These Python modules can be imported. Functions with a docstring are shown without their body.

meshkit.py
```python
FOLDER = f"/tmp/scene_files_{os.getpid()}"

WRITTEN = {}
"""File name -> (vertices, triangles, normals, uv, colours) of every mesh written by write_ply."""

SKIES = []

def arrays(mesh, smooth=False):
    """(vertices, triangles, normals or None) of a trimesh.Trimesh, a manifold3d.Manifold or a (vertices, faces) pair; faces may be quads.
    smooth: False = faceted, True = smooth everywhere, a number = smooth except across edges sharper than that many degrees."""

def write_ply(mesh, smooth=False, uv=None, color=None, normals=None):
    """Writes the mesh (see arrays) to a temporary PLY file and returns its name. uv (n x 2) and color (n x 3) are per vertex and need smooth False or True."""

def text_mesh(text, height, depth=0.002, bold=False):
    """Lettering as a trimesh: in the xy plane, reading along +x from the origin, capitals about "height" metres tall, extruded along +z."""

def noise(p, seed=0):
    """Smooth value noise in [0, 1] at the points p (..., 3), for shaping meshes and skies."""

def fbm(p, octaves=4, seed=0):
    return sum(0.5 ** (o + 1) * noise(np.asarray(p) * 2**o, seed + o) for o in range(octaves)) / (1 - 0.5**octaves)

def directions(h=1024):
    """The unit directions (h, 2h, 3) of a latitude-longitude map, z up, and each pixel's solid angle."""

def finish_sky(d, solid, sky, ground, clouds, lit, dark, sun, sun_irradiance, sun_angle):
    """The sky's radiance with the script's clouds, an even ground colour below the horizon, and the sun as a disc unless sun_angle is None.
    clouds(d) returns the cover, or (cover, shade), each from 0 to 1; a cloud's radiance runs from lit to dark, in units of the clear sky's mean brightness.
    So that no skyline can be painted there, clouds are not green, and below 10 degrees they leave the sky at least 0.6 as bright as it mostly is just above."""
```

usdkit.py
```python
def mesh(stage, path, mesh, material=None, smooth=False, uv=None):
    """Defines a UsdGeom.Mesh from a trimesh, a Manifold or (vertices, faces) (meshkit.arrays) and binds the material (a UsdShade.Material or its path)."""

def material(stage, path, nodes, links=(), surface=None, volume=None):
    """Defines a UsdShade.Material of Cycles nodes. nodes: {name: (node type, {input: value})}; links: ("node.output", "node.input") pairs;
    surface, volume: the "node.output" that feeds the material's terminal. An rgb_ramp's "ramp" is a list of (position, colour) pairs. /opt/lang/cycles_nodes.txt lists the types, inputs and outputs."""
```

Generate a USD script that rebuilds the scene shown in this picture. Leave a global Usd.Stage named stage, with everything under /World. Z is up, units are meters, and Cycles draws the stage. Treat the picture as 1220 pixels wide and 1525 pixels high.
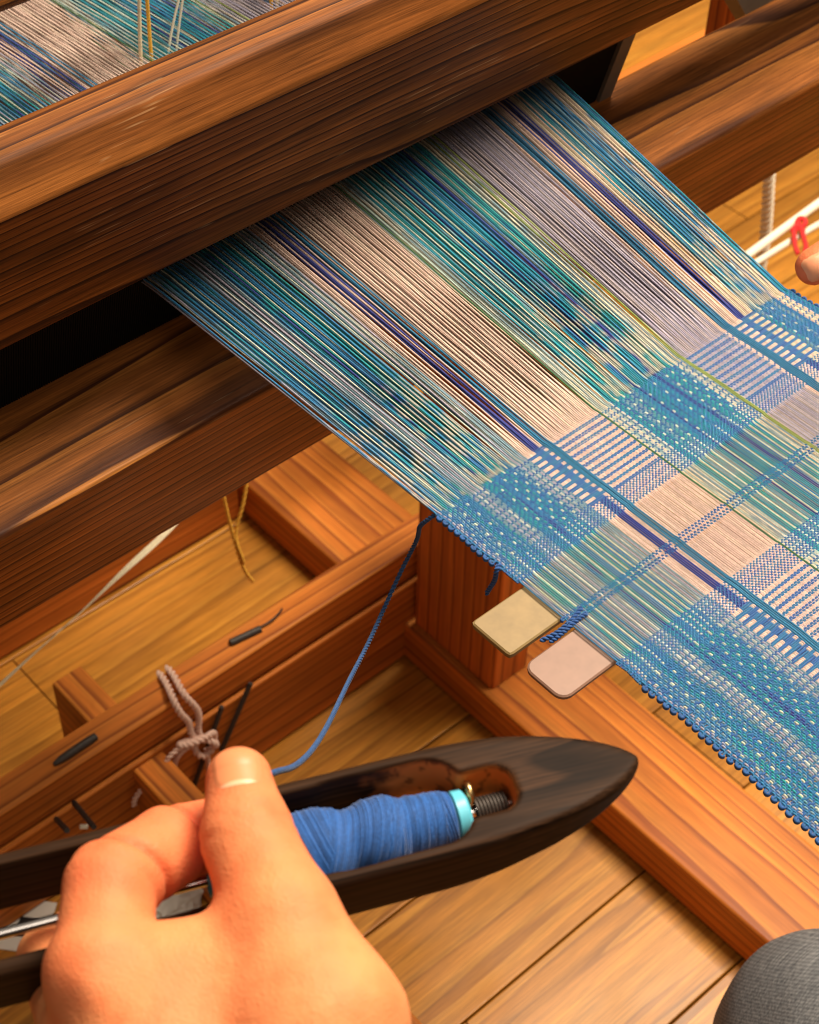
import math
import numpy as np
import trimesh
import usdkit
from shapely.geometry import Polygon
from pxr import Usd, UsdGeom, UsdLux, UsdShade, Gf, Sdf, Vt

stage = Usd.Stage.CreateInMemory()
UsdGeom.SetStageUpAxis(stage, "Z")
UsdGeom.SetStageMetersPerUnit(stage, 1.0)
UsdGeom.Xform.Define(stage, "/World")
rng = np.random.default_rng(7)

# ------------------------------------------------------------------ camera
EYE = np.array([-0.3452, -0.3556, 0.5213])
RIGHT = np.array([0.74655895, -0.66504901, 0.01896189])
DOWN = np.array([-0.47220554, -0.54972701, -0.68907339])
FWD = np.array([0.46869144, 0.50548, -0.72444344])
cam = UsdGeom.Camera.Define(stage, "/World/camera")
m = np.eye(4)
m[0, :3], m[1, :3], m[2, :3], m[3, :3] = RIGHT, -DOWN, -FWD, EYE
cam.AddTransformOp().Set(Gf.Matrix4d(m.tolist()))
cam.CreateHorizontalApertureAttr(24.0)
cam.CreateVerticalApertureAttr(30.0)
cam.CreateFocalLengthAttr(24.0 * 2536 / 1220)
cam.CreateFStopAttr(18.0)
cam.CreateFocusDistanceAttr(0.72)
cam.CreateClippingRangeAttr(Gf.Vec2f(0.02, 100.0))
cam.CreateExposureAttr(0.0)

# ------------------------------------------------------------------ light: lamps of a room at evening, warm
def lamp(name, pos, target, size, power, colour):
    l = UsdLux.RectLight.Define(stage, "/World/" + name)
    l.CreateWidthAttr(size[0]); l.CreateHeightAttr(size[1])
    l.CreateIntensityAttr(power); l.CreateColorAttr(Gf.Vec3f(*colour)); l.CreateNormalizeAttr(True)
    z = np.array(pos, float) - np.array(target, float); z /= np.linalg.norm(z)
    x = np.cross([0, 1, 0.1], z); x /= np.linalg.norm(x)
    y = np.cross(z, x)
    mm = np.eye(4); mm[0, :3], mm[1, :3], mm[2, :3], mm[3, :3] = x, y, z, pos
    l.AddTransformOp().Set(Gf.Matrix4d(mm.tolist()))

lamp("ceiling_lamp", (0.95, 0.08, 1.85), (0.15, 0.05, -0.3), (0.85, 0.85), 40.0, (1.0, 0.86, 0.68))
lamp("ceiling_lamp_001", (-0.25, -0.75, 1.9), (0.05, 0.1, 0.0), (0.9, 0.9), 3.0, (1.0, 0.86, 0.70))
sky = UsdLux.DomeLight.Define(stage, "/World/sky")
skym = usdkit.material(stage, "/World/Looks/room_glow", {"b": ("background_shader", {"color": (1.0, 0.80, 0.62), "strength": 0.20})}, surface="b.background")
UsdShade.MaterialBindingAPI.Apply(sky.GetPrim()).Bind(skym)
sky.GetPrim().SetCustomDataByKey("kind", "structure")

# ------------------------------------------------------------------ naming helpers
used = {}
def numbered(parent, name):
    k = (parent, name); used[k] = used.get(k, 0) + 1
    return name if used[k] == 1 else "%s_%03d" % (name, used[k] - 1)

def tag(p, label=None, cat=None, group=None, kind=None):
    for k, v in (("label", label), ("category", cat), ("group", group), ("kind", kind)):
        if v: p.SetCustomDataByKey(k, v)
    return p

def thing(name, label=None, cat=None, group=None, kind=None, loc=None):
    x = UsdGeom.Xform.Define(stage, "/World/" + numbered("/World", name))
    if loc is not None: x.AddTranslateOp().Set(Gf.Vec3d(*map(float, loc)))
    return tag(x.GetPrim(), label, cat, group, kind)

def obj(name, mesh, mat, parent=None, smooth=False, col=None, label=None, cat=None, group=None, kind=None):
    root = "/World" if parent is None else str(parent.GetPath())
    path = root + "/" + numbered(root, name)
    if parent is not None:
        t = UsdGeom.Xformable(parent).GetLocalTransformation().ExtractTranslation()
        up = parent.GetParent()
        if up and up.GetName() != "World" and up.IsA(UsdGeom.Xformable):
            t = t + UsdGeom.Xformable(up).GetLocalTransformation().ExtractTranslation()
        if t != Gf.Vec3d(0):
            v, f = (np.array(mesh.vertices), np.array(mesh.faces)) if hasattr(mesh, "vertices") else (np.array(mesh[0]), np.array(mesh[1]))
            mesh = (v - np.array(t), f)
    mm = usdkit.mesh(stage, path, mesh, mat, smooth=smooth)
    if col is not None:
        UsdGeom.PrimvarsAPI(mm).CreatePrimvar("col", Sdf.ValueTypeNames.Color3fArray, "vertex").Set(Vt.Vec3fArray.FromNumpy(np.asarray(col, np.float32)))
    return tag(mm.GetPrim(), label, cat, group, kind)

# ------------------------------------------------------------------ geometry helpers
def join(parts):
    v, f, n = [], [], 0
    for a, b in parts:
        v.append(a); f.append(np.asarray(b) + n); n += len(a)
    return np.vstack(v), np.vstack(f)

def beam(section, axis, lo, hi, r=0.003, cham=6):
    """a bar with a rounded section; section points are in the plane across the axis (x: y,z; y: x,z; z: x,y)"""
    p = Polygon(section)
    p = p.buffer(-r, join_style=2).buffer(r, quad_segs=cham) if r else p
    m = trimesh.creation.extrude_polygon(p, hi - lo, engine="earcut")
    v = np.array(m.vertices); out = np.empty_like(v)
    if axis == "x": out[:, 0], out[:, 1], out[:, 2] = v[:, 2] + lo, v[:, 0], v[:, 1]
    elif axis == "y": out[:, 1], out[:, 0], out[:, 2] = v[:, 2] + lo, v[:, 0], v[:, 1]
    else: out[:, 2], out[:, 0], out[:, 1] = v[:, 2] + lo, v[:, 0], v[:, 1]
    f = np.array(m.faces)
    if axis == "y": f = f[:, ::-1]
    return trimesh.Trimesh(out, f, process=False)

def rect(a0, a1, b0, b1): return [(a0, b0), (a1, b0), (a1, b1), (a0, b1)]

def box(x0, x1, y0, y1, z0, z1, axis="x", r=0.003):
    if axis == "x": return beam(rect(y0, y1, z0, z1), "x", x0, x1, r)
    if axis == "y": return beam(rect(x0, x1, z0, z1), "y", y0, y1, r)
    return beam(rect(x0, x1, y0, y1), "z", z0, z1, r)

def spline(pts, n):
    from scipy.interpolate import CubicSpline
    p = np.asarray(pts, float); d = np.r_[0, np.cumsum(np.linalg.norm(np.diff(p, axis=0), axis=1))]
    t = np.linspace(0, d[-1], n)
    return CubicSpline(d, p)(t) if len(p) > 2 else np.stack([np.interp(t, d, p[:, k]) for k in range(3)], 1)

def frames(p):
    t = np.gradient(p, axis=0); t /= np.linalg.norm(t, axis=1, keepdims=True) + 1e-12
    u = np.zeros_like(p); a = np.array([0.3, 0.2, 0.93]); u[0] = a - t[0] * (a @ t[0])
    if np.linalg.norm(u[0]) < 0.1: a = np.array([1.0, 0, 0]); u[0] = a - t[0] * (a @ t[0])
    u[0] /= np.linalg.norm(u[0])
    for i in range(1, len(p)):
        w = u[i - 1] - t[i] * (u[i - 1] @ t[i]); u[i] = w / (np.linalg.norm(w) + 1e-12)
    return t, u, np.cross(t, u)

def tube(p, r, k=8, cap=True):
    p = np.asarray(p, float); r = np.broadcast_to(np.asarray(r, float), (len(p),))
    _, u, w = frames(p)
    a = np.arange(k) / k * 2 * np.pi
    v = p[:, None] + r[:, None, None] * (np.cos(a)[None, :, None] * u[:, None] + np.sin(a)[None, :, None] * w[:, None])
    v = v.reshape(-1, 3); n = len(p)
    i = np.arange(n - 1)[:, None] * k + np.arange(k)[None]; j = np.arange(n - 1)[:, None] * k + (np.arange(k) + 1)[None] % k
    f = np.concatenate([np.stack([i, j, j + k], -1).reshape(-1, 3), np.stack([i, j + k, i + k], -1).reshape(-1, 3)])
    if cap:
        v = np.vstack([v, p[:1], p[-1:]]); c = np.arange(k); d = (c + 1) % k
        f = np.vstack([f, np.stack([np.full(k, len(v) - 2), d, c], 1), np.stack([np.full(k, len(v) - 1), (n - 1) * k + c, (n - 1) * k + d], 1)])
    return v, f

def plied(pts, r, n=160, turns=40, plies=2, k=6, lay=0.5, fat=0.58):
    """a twisted cord: plies wound round one another along a smooth path"""
    p = spline(pts, n); _, u, w = frames(p); out = []
    d = np.linspace(0, 1, n) * turns * 2 * np.pi
    for q in range(plies):
        a = d + q * 2 * np.pi / plies; s = lay * r
        out.append(tube(p + s * (np.cos(a)[:, None] * u + np.sin(a)[:, None] * w), r * fat, k))
    return join(out)

def many_tubes(P, R, k=5, up=None):
    """P (n,m,3): n threads of m points, all running much the same way; ring axes: up and across"""
    n, mm, _ = P.shape
    t = np.gradient(P, axis=1); t /= np.linalg.norm(t, axis=2, keepdims=True) + 1e-12
    upv = np.array([0, 0, 1.0]); s = np.cross(t, upv); s /= np.linalg.norm(s, axis=2, keepdims=True) + 1e-12
    w = np.cross(s, t)
    a = np.arange(k) / k * 2 * np.pi + 0.3
    R = np.broadcast_to(np.asarray(R, float), (n, mm))
    V = P[:, :, None] + R[:, :, None, None] * (np.cos(a)[None, None, :, None] * s[:, :, None] + np.sin(a)[None, None, :, None] * w[:, :, None])
    base = (np.arange(n) * mm * k)[:, None, None]
    i = base + np.arange(mm - 1)[None, :, None] * k + np.arange(k)[None, None]
    j = base + np.arange(mm - 1)[None, :, None] * k + ((np.arange(k) + 1) % k)[None, None]
    f = np.concatenate([np.stack([i, j + k, j], -1).reshape(-1, 3), np.stack([i, i + k, j + k], -1).reshape(-1, 3)])
    return V.reshape(-1, 3), f

def surface_net(fn, lo, hi, h):
    """closed smooth mesh of fn(points) = 0, negative inside"""
    lo, hi = np.asarray(lo, float), np.asarray(hi, float)
    n = np.ceil((hi - lo) / h).astype(int) + 1
    g = np.stack(np.meshgrid(*[lo[k] + h * np.arange(n[k]) for k in range(3)], indexing="ij"), -1)
    cs = [np.arange(0, n[k] + 3, 4) for k in range(3)]
    gc = np.stack(np.meshgrid(*[lo[k] + h * cs[k] for k in range(3)], indexing="ij"), -1)
    Fc = fn(gc.reshape(-1, 3)).reshape([len(c) for c in cs])
    from scipy.interpolate import RegularGridInterpolator
    F = RegularGridInterpolator([lo[k] + h * cs[k] for k in range(3)], Fc)(g.reshape(-1, 3))
    nr = np.abs(F) < 5 * h
    F[nr] = fn(g.reshape(-1, 3)[nr]); F = F.reshape(n)
    ins = F < 0
    c = np.zeros(n - 1, int)
    for a, b, d in np.ndindex(2, 2, 2): c += ins[a:n[0] - 1 + a, b:n[1] - 1 + b, d:n[2] - 1 + d]
    act = (c > 0) & (c < 8)
    idx = -np.ones(n - 1, int); idx[act] = np.arange(act.sum())
    cells = np.argwhere(act); acc = np.zeros((len(cells), 3)); cnt = np.zeros(len(cells))
    cor = list(np.ndindex(2, 2, 2))
    for p in cor:
        for ax in range(3):
            if p[ax] == 1: continue
            q = list(p); q[ax] = 1
            A = F[tuple((cells + p).T)]; B = F[tuple((cells + q).T)]
            x = (A < 0) != (B < 0)
            t = np.where(x, A / np.where(x, A - B, 1), 0)
            pos = np.array(p, float)[None] + t[:, None] * (np.array(q) - np.array(p))[None]
            acc[x] += pos[x]; cnt[x] += 1
    V = lo + h * (cells + acc / cnt[:, None])
    faces = []
    for ax in range(3):
        b, d = (ax + 1) % 3, (ax + 2) % 3
        sl0 = [slice(1, None)] * 3; sl1 = [slice(1, None)] * 3
        A = np.take(F, np.arange(n[ax] - 1), ax); B = np.take(F, np.arange(1, n[ax]), ax)
        x = np.argwhere((A < 0) != (B < 0))
        x = x[(x[:, b] > 0) & (x[:, d] > 0) & (x[:, b] < n[b] - 1) & (x[:, d] < n[d] - 1)]
        flip = A[tuple(x.T)] < 0
        e = np.eye(3, dtype=int)
        q = [idx[tuple((x - s).T)] for s in (e[b] * 0, e[b], e[b] + e[d], e[d])]
        q = np.stack(q, 1); q = np.where(flip[:, None], q, q[:, ::-1])
        faces.append(q)
    q = np.vstack(faces); q = q[(q >= 0).all(1)]
    return V, np.vstack([q[:, [0, 1, 2]], q[:, [0, 2, 3]]])

def capsule(p, a, b, ra, rb):
    a, b = np.asarray(a, float), np.asarray(b, float); d = b - a
    t = np.clip(((p - a) @ d) / (d @ d), 0, 1)
    return np.linalg.norm(p - a - t[:, None] * d, axis=1) - (ra + (rb - ra) * t)

def smin(a, b, k):
    h = np.clip(0.5 + 0.5 * (b - a) / k, 0, 1)
    return b + (a - b) * h - k * h * (1 - h)

def taubin(V, F, it=4):
    from scipy.sparse import coo_matrix, diags
    e = np.unique(np.sort(np.vstack([F[:, [0, 1]], F[:, [1, 2]], F[:, [2, 0]]]), axis=1), axis=0)
    A = coo_matrix((np.ones(2 * len(e)), (np.r_[e[:, 0], e[:, 1]], np.r_[e[:, 1], e[:, 0]])), shape=(len(V), len(V))).tocsr()
    A = diags(1 / np.maximum(np.asarray(A.sum(1)).ravel(), 1)) @ A
    V = np.array(V)
    for _ in range(it):
        V = V + 0.5 * (A @ V - V); V = V - 0.52 * (A @ V - V)
    return V, F

# ------------------------------------------------------------------ materials
def M(name, nodes, links, surface): return usdkit.material(stage, "/World/Looks/" + name, nodes, links, surface=surface)

def wood(name, axis, dark, mid, light, spacing=0.006, pith=(0, 0, 0), rough=0.42, wob=0.012, bump=0.25, grain=0.5, spec=0.4, scratch=0.0, seed=0.0, rotz=0.0, bare=None, nscale=14.0, blotch=0.0):
    """sawn softwood: growth rings round a pith line that runs along the axis, long fibres, pores"""
    st = [1.0, 1.0, 1.0]; k = "xyz".index(axis); st[k] = 0.07
    fine = [1000.0] * 3; fine[k] = 22.0
    streak = [90.0] * 3; streak[k] = 2.5
    loc = [-float(c) for c in pith]; loc[k] = seed
    nodes = {
        "g": ("geometry", {}),
        "mv": ("vector_math", {"math_type": "add", "vector2": tuple(loc)}),
        "st": ("vector_math", {"math_type": "multiply", "vector2": tuple(st)}),
        "n1": ("noise_texture", {"scale": nscale, "detail": 3.0}),
        "c1": ("vector_math", {"math_type": "subtract", "vector2": (0.5, 0.5, 0.5)}),
        "s1": ("vector_math", {"math_type": "scale", "scale": wob * 2.6}),
        "ad": ("vector_math", {"math_type": "add"}),
        "w": ("wave_texture", {"wave_type": "rings", "rings_direction": axis, "profile": "saw", "scale": 2 * math.pi / (20 * spacing), "distortion": 0.3, "detail": 2.0, "detail_scale": 0.35}),
        "r": ("rgb_ramp", {"ramp": [(0.0, light), (0.35, mid), (0.72, mid), (0.9, dark), (0.97, dark), (1.0, light)]}),
        "fs": ("vector_math", {"math_type": "multiply", "vector2": tuple(fine)}),
        "fn": ("noise_texture", {"scale": 1.0, "detail": 4.0, "roughness": 0.7}),
        "ss": ("vector_math", {"math_type": "multiply", "vector2": tuple(streak)}),
        "sn": ("noise_texture", {"scale": 1.0, "detail": 3.0}),
        "m1": ("map_range", {"from_min": 0.32, "from_max": 0.68, "to_min": 1.0 - grain * 1.15, "to_max": 1.0 + grain * 0.6}),
        "m2": ("map_range", {"from_min": 0.25, "from_max": 0.75, "to_min": 0.72, "to_max": 1.22}),
        "mm": ("math", {"math_type": "multiply"}),
        "cx": ("combine_xyz", {}),
        "mc": ("mix_color", {"blend_type": "multiply", "fac": 1.0, "use_clamp": False}),
        "bl": ("noise_texture", {"scale": 9.0, "detail": 2.0}),
        "rr": ("map_range", {"from_min": 0.3, "from_max": 0.7, "to_min": rough - 0.08, "to_max": rough + 0.12}),
        "bh": ("math", {"math_type": "multiply_add", "value2": 0.45}),
        "b": ("bump", {"strength": bump, "distance": 0.0006}),
        "p": ("principled_bsdf", {"specular_ior_level": spec}),
    }
    links = [("g.position", "mv.vector1"), ("mv.vector", "st.vector1"), ("st.vector", "n1.vector"), ("n1.color", "c1.vector1"), ("c1.vector", "s1.vector1"),
             ("mv.vector", "ad.vector1"), ("s1.vector", "ad.vector2"), ("ad.vector", "w.vector"), ("w.fac", "r.fac"),
             ("g.position", "fs.vector1"), ("fs.vector", "fn.vector"), ("g.position", "ss.vector1"), ("ss.vector", "sn.vector"),
             ("fn.fac", "m1.value"), ("sn.fac", "m2.value"), ("m1.result", "mm.value1"), ("m2.result", "mm.value2"),
             ("mm.value", "cx.x"), ("mm.value", "cx.y"), ("mm.value", "cx.z"), ("r.color", "mc.a"), ("cx.vector", "mc.b"),
             ("g.position", "bl.vector"), ("bl.fac", "rr.value"), ("rr.result", "p.roughness"),
             ("fn.fac", "bh.value1"), ("w.fac", "bh.value3"), ("bh.value", "b.height"), ("b.normal", "p.normal")]
    if blotch:
        nodes.update({"bn": ("noise_texture", {"scale": 1.0, "detail": 3.0}), "bm": ("vector_math", {"math_type": "multiply", "vector2": tuple(7.0 if i == k else 30.0 for i in range(3))}),
                      "br": ("map_range", {"from_min": 0.32, "from_max": 0.68, "to_min": 1.0 - blotch, "to_max": 1.0 + blotch}), "m3": ("math", {"math_type": "multiply"})})
        links = [("m3.value" if a == "mm.value" else a, b) for a, b in links] + [("g.position", "bm.vector1"), ("bm.vector", "bn.vector"), ("bn.fac", "br.value"), ("mm.value", "m3.value1"), ("br.result", "m3.value2")]
    if rotz:
        nodes["rot"] = ("mapping", {"rotation": (0.0, 0.0, rotz)})
        links = [("rot.vector" if a == "g.position" else a, b) for a, b in links] + [("g.position", "rot.vector")]
    last = "mc.result"
    if scratch:
        sc = [700.0] * 3; sc[k] = 30.0
        nodes.update({"qs": ("vector_math", {"math_type": "multiply", "vector2": tuple(sc)}), "qn": ("noise_texture", {"scale": 1.0, "detail": 1.0}),
                      "qg": ("noise_texture", {"scale": 22.0, "detail": 3.0}),
                      "qm": ("map_range", {"from_min": 0.66, "from_max": 0.74, "to_min": 0.0, "to_max": 1.0, "clamp": True}),
                      "qr": ("map_range", {"from_min": 0.5, "from_max": 0.66, "to_min": 0.0, "to_max": scratch, "clamp": True}),
                      "qf": ("math", {"math_type": "multiply"}), "qx": ("mix_color", {"blend_type": "mix", "b": (0.42, 0.24, 0.11)})})
        links += [("g.position", "qs.vector1"), ("qs.vector", "qn.vector"), ("g.position", "qg.vector"), ("qn.fac", "qm.value"), ("qg.fac", "qr.value"),
                  ("qm.result", "qf.value1"), ("qr.result", "qf.value2"), ("qf.value", "qx.fac"), (last, "qx.a")]
        last = "qx.result"
    if bare:
        nodes.update({"ba": ("attribute", {"attribute": "col"}), "bx": ("mix_color", {"blend_type": "mix", "b": bare})})
        links += [("ba.fac", "bx.fac"), (last, "bx.a")]; last = "bx.result"
    links.append((last, "p.base_color"))
    return M(name, nodes, links, "p.BSDF")

def plain(name, col, rough=0.5, metallic=0.0, spec=0.5, vary=0.0, scale=200.0, bump=0.0, dist=0.0003, **kw):
    nodes = {"p": ("principled_bsdf", {"base_color": col, "roughness": rough, "metallic": metallic, "specular_ior_level": spec, **kw})}; links = []
    if vary or bump:
        nodes.update({"g": ("geometry", {}), "n": ("noise_texture", {"scale": scale, "detail": 4.0, "roughness": 0.6})})
        links.append(("g.position", "n.vector"))
    if vary:
        nodes["r"] = ("rgb_ramp", {"ramp": [(0.25, tuple(c * (1 - vary) for c in col)), (0.75, tuple(min(1, c * (1 + vary)) for c in col))]})
        links += [("n.fac", "r.fac"), ("r.color", "p.base_color")]
    if bump:
        nodes["b"] = ("bump", {"strength": bump, "distance": dist}); links += [("n.fac", "b.height"), ("b.normal", "p.normal")]
    return M(name, nodes, links, "p.BSDF")

yarn = M("dyed_yarn", {"a": ("attribute", {"attribute": "col"}), "g": ("geometry", {}), "n": ("noise_texture", {"scale": 1500.0, "detail": 2.0}),
                       "r": ("map_range", {"from_min": 0.3, "from_max": 0.7, "to_min": 0.78, "to_max": 1.15}), "cx": ("combine_xyz", {}),
                       "x": ("mix_color", {"blend_type": "multiply", "fac": 1.0, "use_clamp": False}), "b": ("bump", {"strength": 0.5, "distance": 0.0002}),
                       "p": ("principled_bsdf", {"roughness": 0.7, "specular_ior_level": 0.3, "sheen_weight": 0.15})},
         [("g.position", "n.vector"), ("n.fac", "r.value"), ("r.result", "cx.x"), ("r.result", "cx.y"), ("r.result", "cx.z"),
          ("a.color", "x.a"), ("cx.vector", "x.b"), ("x.result", "p.base_color"), ("n.fac", "b.height"), ("b.normal", "p.normal")], "p.BSDF")

BEATD, BEATM, BEATL = (0.036, 0.010, 0.003), (0.155, 0.049, 0.010), (0.25, 0.086, 0.017)
LEAN = (-0.26, 0.9655)   # the beater leans towards the weaver: up direction in y, z
cap_wood = wood("dark_pine_cap", "x", BEATD, BEATM, BEATL, spacing=0.0065, pith=(0, 0.31, -0.03), rough=0.5, wob=0.045, nscale=7.0, blotch=0.38, scratch=0.9, bump=0.3, spec=0.1, seed=0.4)
race_wood = wood("dark_pine_race", "x", (0.085, 0.024, 0.006), (0.30, 0.098, 0.019), (0.42, 0.155, 0.03), spacing=0.006, pith=(0, 0.30, -0.24), rough=0.5, wob=0.03, nscale=7.0, blotch=0.3, scratch=0.5, bump=0.35, spec=0.15, seed=2.1)
frame_x = wood("orange_pine_across", "x", (0.30, 0.075, 0.012), (0.56, 0.165, 0.024), (0.64, 0.21, 0.032), spacing=0.007, pith=(0, 0.44, -0.66), spec=0.22, rough=0.5, blotch=0.14, seed=1.0, grain=0.25)
frame_y = wood("orange_pine_along", "y", (0.30, 0.073, 0.011), (0.55, 0.162, 0.021), (0.63, 0.215, 0.031), spacing=0.008, pith=(0.20, 0, -0.79), spec=0.22, rough=0.5, blotch=0.14, seed=3.0, grain=0.25)
frame_z = wood("red_pine_upright", "z", (0.28, 0.065, 0.012), (0.54, 0.14, 0.022), (0.60, 0.17, 0.026), spacing=0.009, pith=(0.42, 0.13, 0), spec=0.22, rough=0.5, blotch=0.14, seed=4.0, grain=0.25)
floor_m = [wood("floor_pine_%s" % "abcd"[i], "x", tuple(c * s for c in (0.38, 0.148, 0.018)), tuple(c * s for c in (0.53, 0.215, 0.026)), tuple(c * s for c in (0.58, 0.255, 0.034)),
                spacing=0.011 + 0.003 * i, pith=(0, 0.02 * i, -0.70 - 0.02 * i), rough=0.32, wob=0.03, seed=5.0 + i, grain=0.35, bump=0.1) for i, s in enumerate((1.0, 0.93, 1.05, 0.88))]
lamm_m = wood("dark_lamm_wood", "x", (0.02, 0.008, 0.003), (0.06, 0.022, 0.008), (0.09, 0.035, 0.012), spacing=0.007, pith=(0, 0.6, -0.3), rough=0.6, seed=8.0)
shuttle_m = wood("dark_shuttle_wood", "x", (0.013, 0.006, 0.003), (0.029, 0.0135, 0.0065), (0.042, 0.019, 0.009), spacing=0.005, rotz=math.radians(24.24), pith=(0, -0.22, 0.05), rough=0.55, wob=0.02, grain=0.5, seed=6.0, bump=0.12, spec=0.06, bare=(0.52, 0.15, 0.03))
steel_m = plain("steel_rod", (0.62, 0.60, 0.60), 0.22, 1.0)
iron_m = plain("old_iron", (0.05, 0.04, 0.034), 0.55, 0.4, vary=0.4, scale=500.0, bump=0.3)
reed_m = plain("reed_dents", (0.005, 0.004, 0.0035), 0.8, 0.0, 0.1)
stick_m = plain("beech_stick", (0.21, 0.138, 0.05), 0.55, vary=0.16, scale=140.0, bump=0.08, dist=0.0001)
stick2_m = plain("pink_card_stick", (0.205, 0.110, 0.074), 0.5, vary=0.10, scale=140.0, bump=0.08, dist=0.0001)
cord_m = plain("pinkish_cotton", (0.74, 0.50, 0.40), 0.9, vary=0.15, scale=900.0, bump=0.4)
cream_m = plain("cream_cotton", (0.80, 0.68, 0.45), 0.8, vary=0.12, scale=300.0, bump=0.2)
white_m = plain("white_cotton", (0.85, 0.78, 0.62), 0.8, vary=0.05, scale=600.0, bump=0.2)
yellow_m = plain("yellow_string", (0.85, 0.46, 0.05), 0.9, vary=0.15, scale=900.0, bump=0.3)
red_m = plain("red_wool", (0.72, 0.035, 0.035), 0.95, vary=0.15, scale=900.0, bump=0.4)
tube_m = plain("light_blue_plastic", (0.10, 0.46, 0.60), 0.35, vary=0.04)
black_m = plain("black_plastic", (0.012, 0.012, 0.014), 0.4)
brass_m = plain("brass", (0.55, 0.38, 0.16), 0.3, 1.0)
paper_m = plain("white_paper", (0.75, 0.72, 0.64), 0.8)
grey_m = plain("grey_painted_bracket", (0.12, 0.095, 0.07), 0.6, vary=0.15, scale=120.0)
nail_m = M("finger_nail", {"a": ("attribute", {"attribute": "col"}), "p": ("principled_bsdf", {"roughness": 0.42, "specular_ior_level": 0.3, "subsurface_weight": 0.1, "subsurface_scale": 0.001})}, [("a.color", "p.base_color")], "p.BSDF")
skin = M("skin", {"a": ("attribute", {"attribute": "col"}), "g": ("geometry", {}), "n": ("noise_texture", {"scale": 220.0, "detail": 4.0, "roughness": 0.6}),
                  "v": ("voronoi_texture", {"scale": 1100.0}), "q": ("noise_texture", {"scale": 45.0, "detail": 3.0}),
                  "r": ("map_range", {"from_min": 0.3, "from_max": 0.7, "to_min": 0.86, "to_max": 1.1}), "cx": ("combine_xyz", {"x": 1.0}),
                  "x": ("mix_color", {"blend_type": "multiply", "fac": 1.0, "use_clamp": False}),
                  "h": ("math", {"math_type": "multiply_add", "value2": 0.5}),
                  "b": ("bump", {"strength": 0.5, "distance": 0.0006}),
                  "p": ("principled_bsdf", {"roughness": 0.6, "specular_ior_level": 0.22, "subsurface_weight": 0.15, "subsurface_scale": 0.003, "subsurface_radius": (1.0, 0.35, 0.15)})},
         [("g.position", "n.vector"), ("g.position", "v.vector"), ("g.position", "q.vector"), ("q.fac", "r.value"), ("r.result", "cx.y"), ("r.result", "cx.z"),
          ("a.color", "x.a"), ("cx.vector", "x.b"), ("x.result", "p.base_color"), ("v.distance", "h.value1"), ("n.fac", "h.value3"), ("h.value", "b.height"), ("b.normal", "p.normal")], "p.BSDF")
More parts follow.
